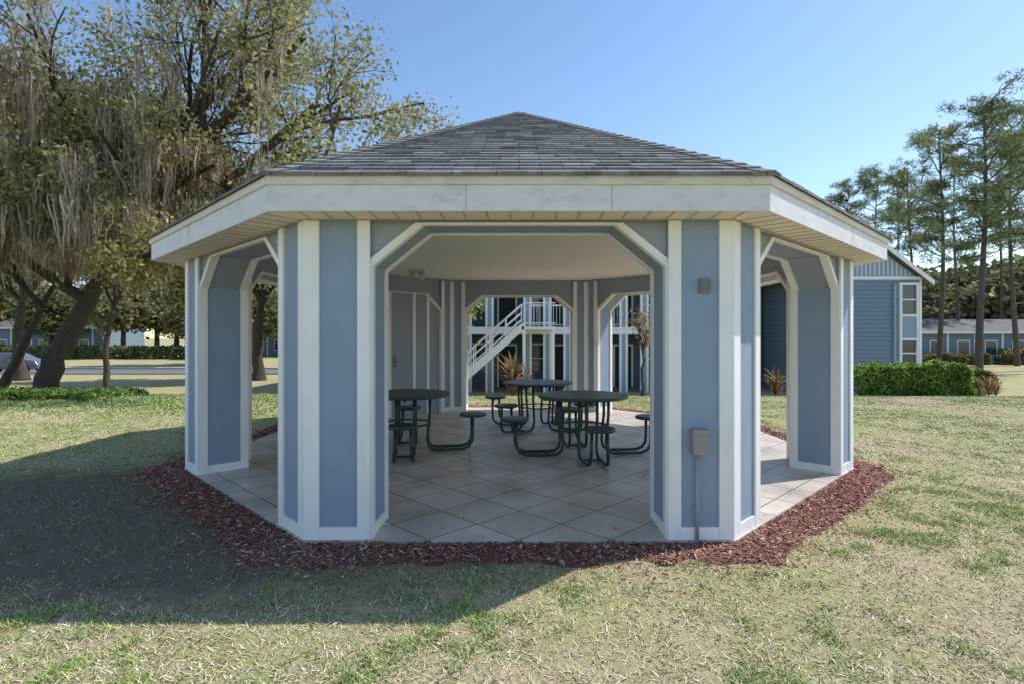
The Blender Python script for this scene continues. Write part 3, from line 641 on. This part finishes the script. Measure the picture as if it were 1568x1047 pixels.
shrub('shrub.002',[(-75,-34,63,65,1.3)],[[.16,.20,.08],[.24,.26,.10],[.29,.26,.12]],.25,220,16)
shrub('shrub.003',[(37,43,50,51,.9),(44,49,50,51,1.3),(50,56,50,51,.9)],[[.16,.19,.08],[.24,.26,.10],[.29,.20,.12]],.18,350,17)
def car(name,x,y,rot,colr):
    r=empty(name); r.location=(x,y,-.996); r.rotation_euler=(0,0,rot)
    prof=[(-2.2,.35),(-2.25,.75),(-2.1,.95),(-1.55,1.05),(-.95,1.42),(.5,1.45),(1.2,1.02),(2.05,.9),(2.25,.6),(2.2,.33)]
    b=MB(); n=len(prof)
    ws=[.84,.88,.88,.86,.66,.66,.86,.84,.86,.84]
    V=[(p[0],-w_,p[1]) for p,w_ in zip(prof,ws)]+[(p[0],w_,p[1]) for p,w_ in zip(prof,ws)]
    b.add(V,[tuple(range(n)),tuple(range(n,2*n))[::-1]]+[(i,n+i,n+(i+1)%n,(i+1)%n) for i in range(n)])
    o=b.obj('body',mat('car_paint',colr,.25,spec=.6),r); bv=o.modifiers.new('b','BEVEL'); bv.width=.05; bv.segments=2
    g=MB()
    for s_ in (-1,1): 
        g.add([(-1.35,s_*.87,1.03),(1.0,s_*.87,1.03),(.5,s_*.70,1.36),(-.9,s_*.70,1.36)],[(0,1,2,3)])
    g.obj('side_windows',M_glass,r)
    w_=MB()
    for wx in (-1.4,1.4):
        for s_ in (-1,1): w_.tube([(wx,s_*.72,.33),(wx,s_*.91,.33)],.33,18)
    w_.obj('wheels',M_dark,r)
car('parked_car',-35.6,38.4,math.radians(8),(.12,.13,.16))
# ------------------------------------------------------------ light, sky
Sd=Vector((.80,.30,1)).normalized()
sl_=bpy.data.lights.new('sun','SUN'); sl_.energy=5.0; sl_.angle=math.radians(.5); sl_.color=(1,.955,.885)
so=bpy.data.objects.new('sun',sl_); link(so); so.rotation_euler=Sd.to_track_quat('Z','Y').to_euler(); so.location=(20,0,30)
wd=bpy.data.worlds.new('World'); sc.world=wd; wd.use_nodes=True; nt=wd.node_tree; bg=nt.nodes['Background']; bg.inputs['Strength'].default_value=.15
sk=nt.nodes.new('ShaderNodeTexSky'); sk.sky_type='NISHITA'; sk.sun_disc=False; sk.sun_elevation=math.asin(Sd.z); sk.sun_rotation=math.atan2(Sd.x,Sd.y); sk.air_density=1.0; sk.dust_density=.35; sk.ozone_density=1.3
hs=nt.nodes.new('ShaderNodeHueSaturation'); hs.inputs['Saturation'].default_value=1.08; hs.inputs['Value'].default_value=1.35
nt.links.new(sk.outputs[0],hs.inputs['Color']); nt.links.new(hs.outputs[0],bg.inputs[0])
cd=bpy.data.cameras.new('camera'); cam=bpy.data.objects.new('camera',cd); link(cam); cam.location=(0,0,1.5); cam.rotation_euler=(math.radians(90),0,0)
cd.sensor_width=36; cd.lens=36*840/1568; cd.shift_x=-11/1568; cd.shift_y=-7.5/1568; cd.clip_end=3000; cd.clip_start=.05
sc.camera=cam
sc.view_settings.view_transform='Standard'; sc.view_settings.look='None'; sc.view_settings.exposure=0
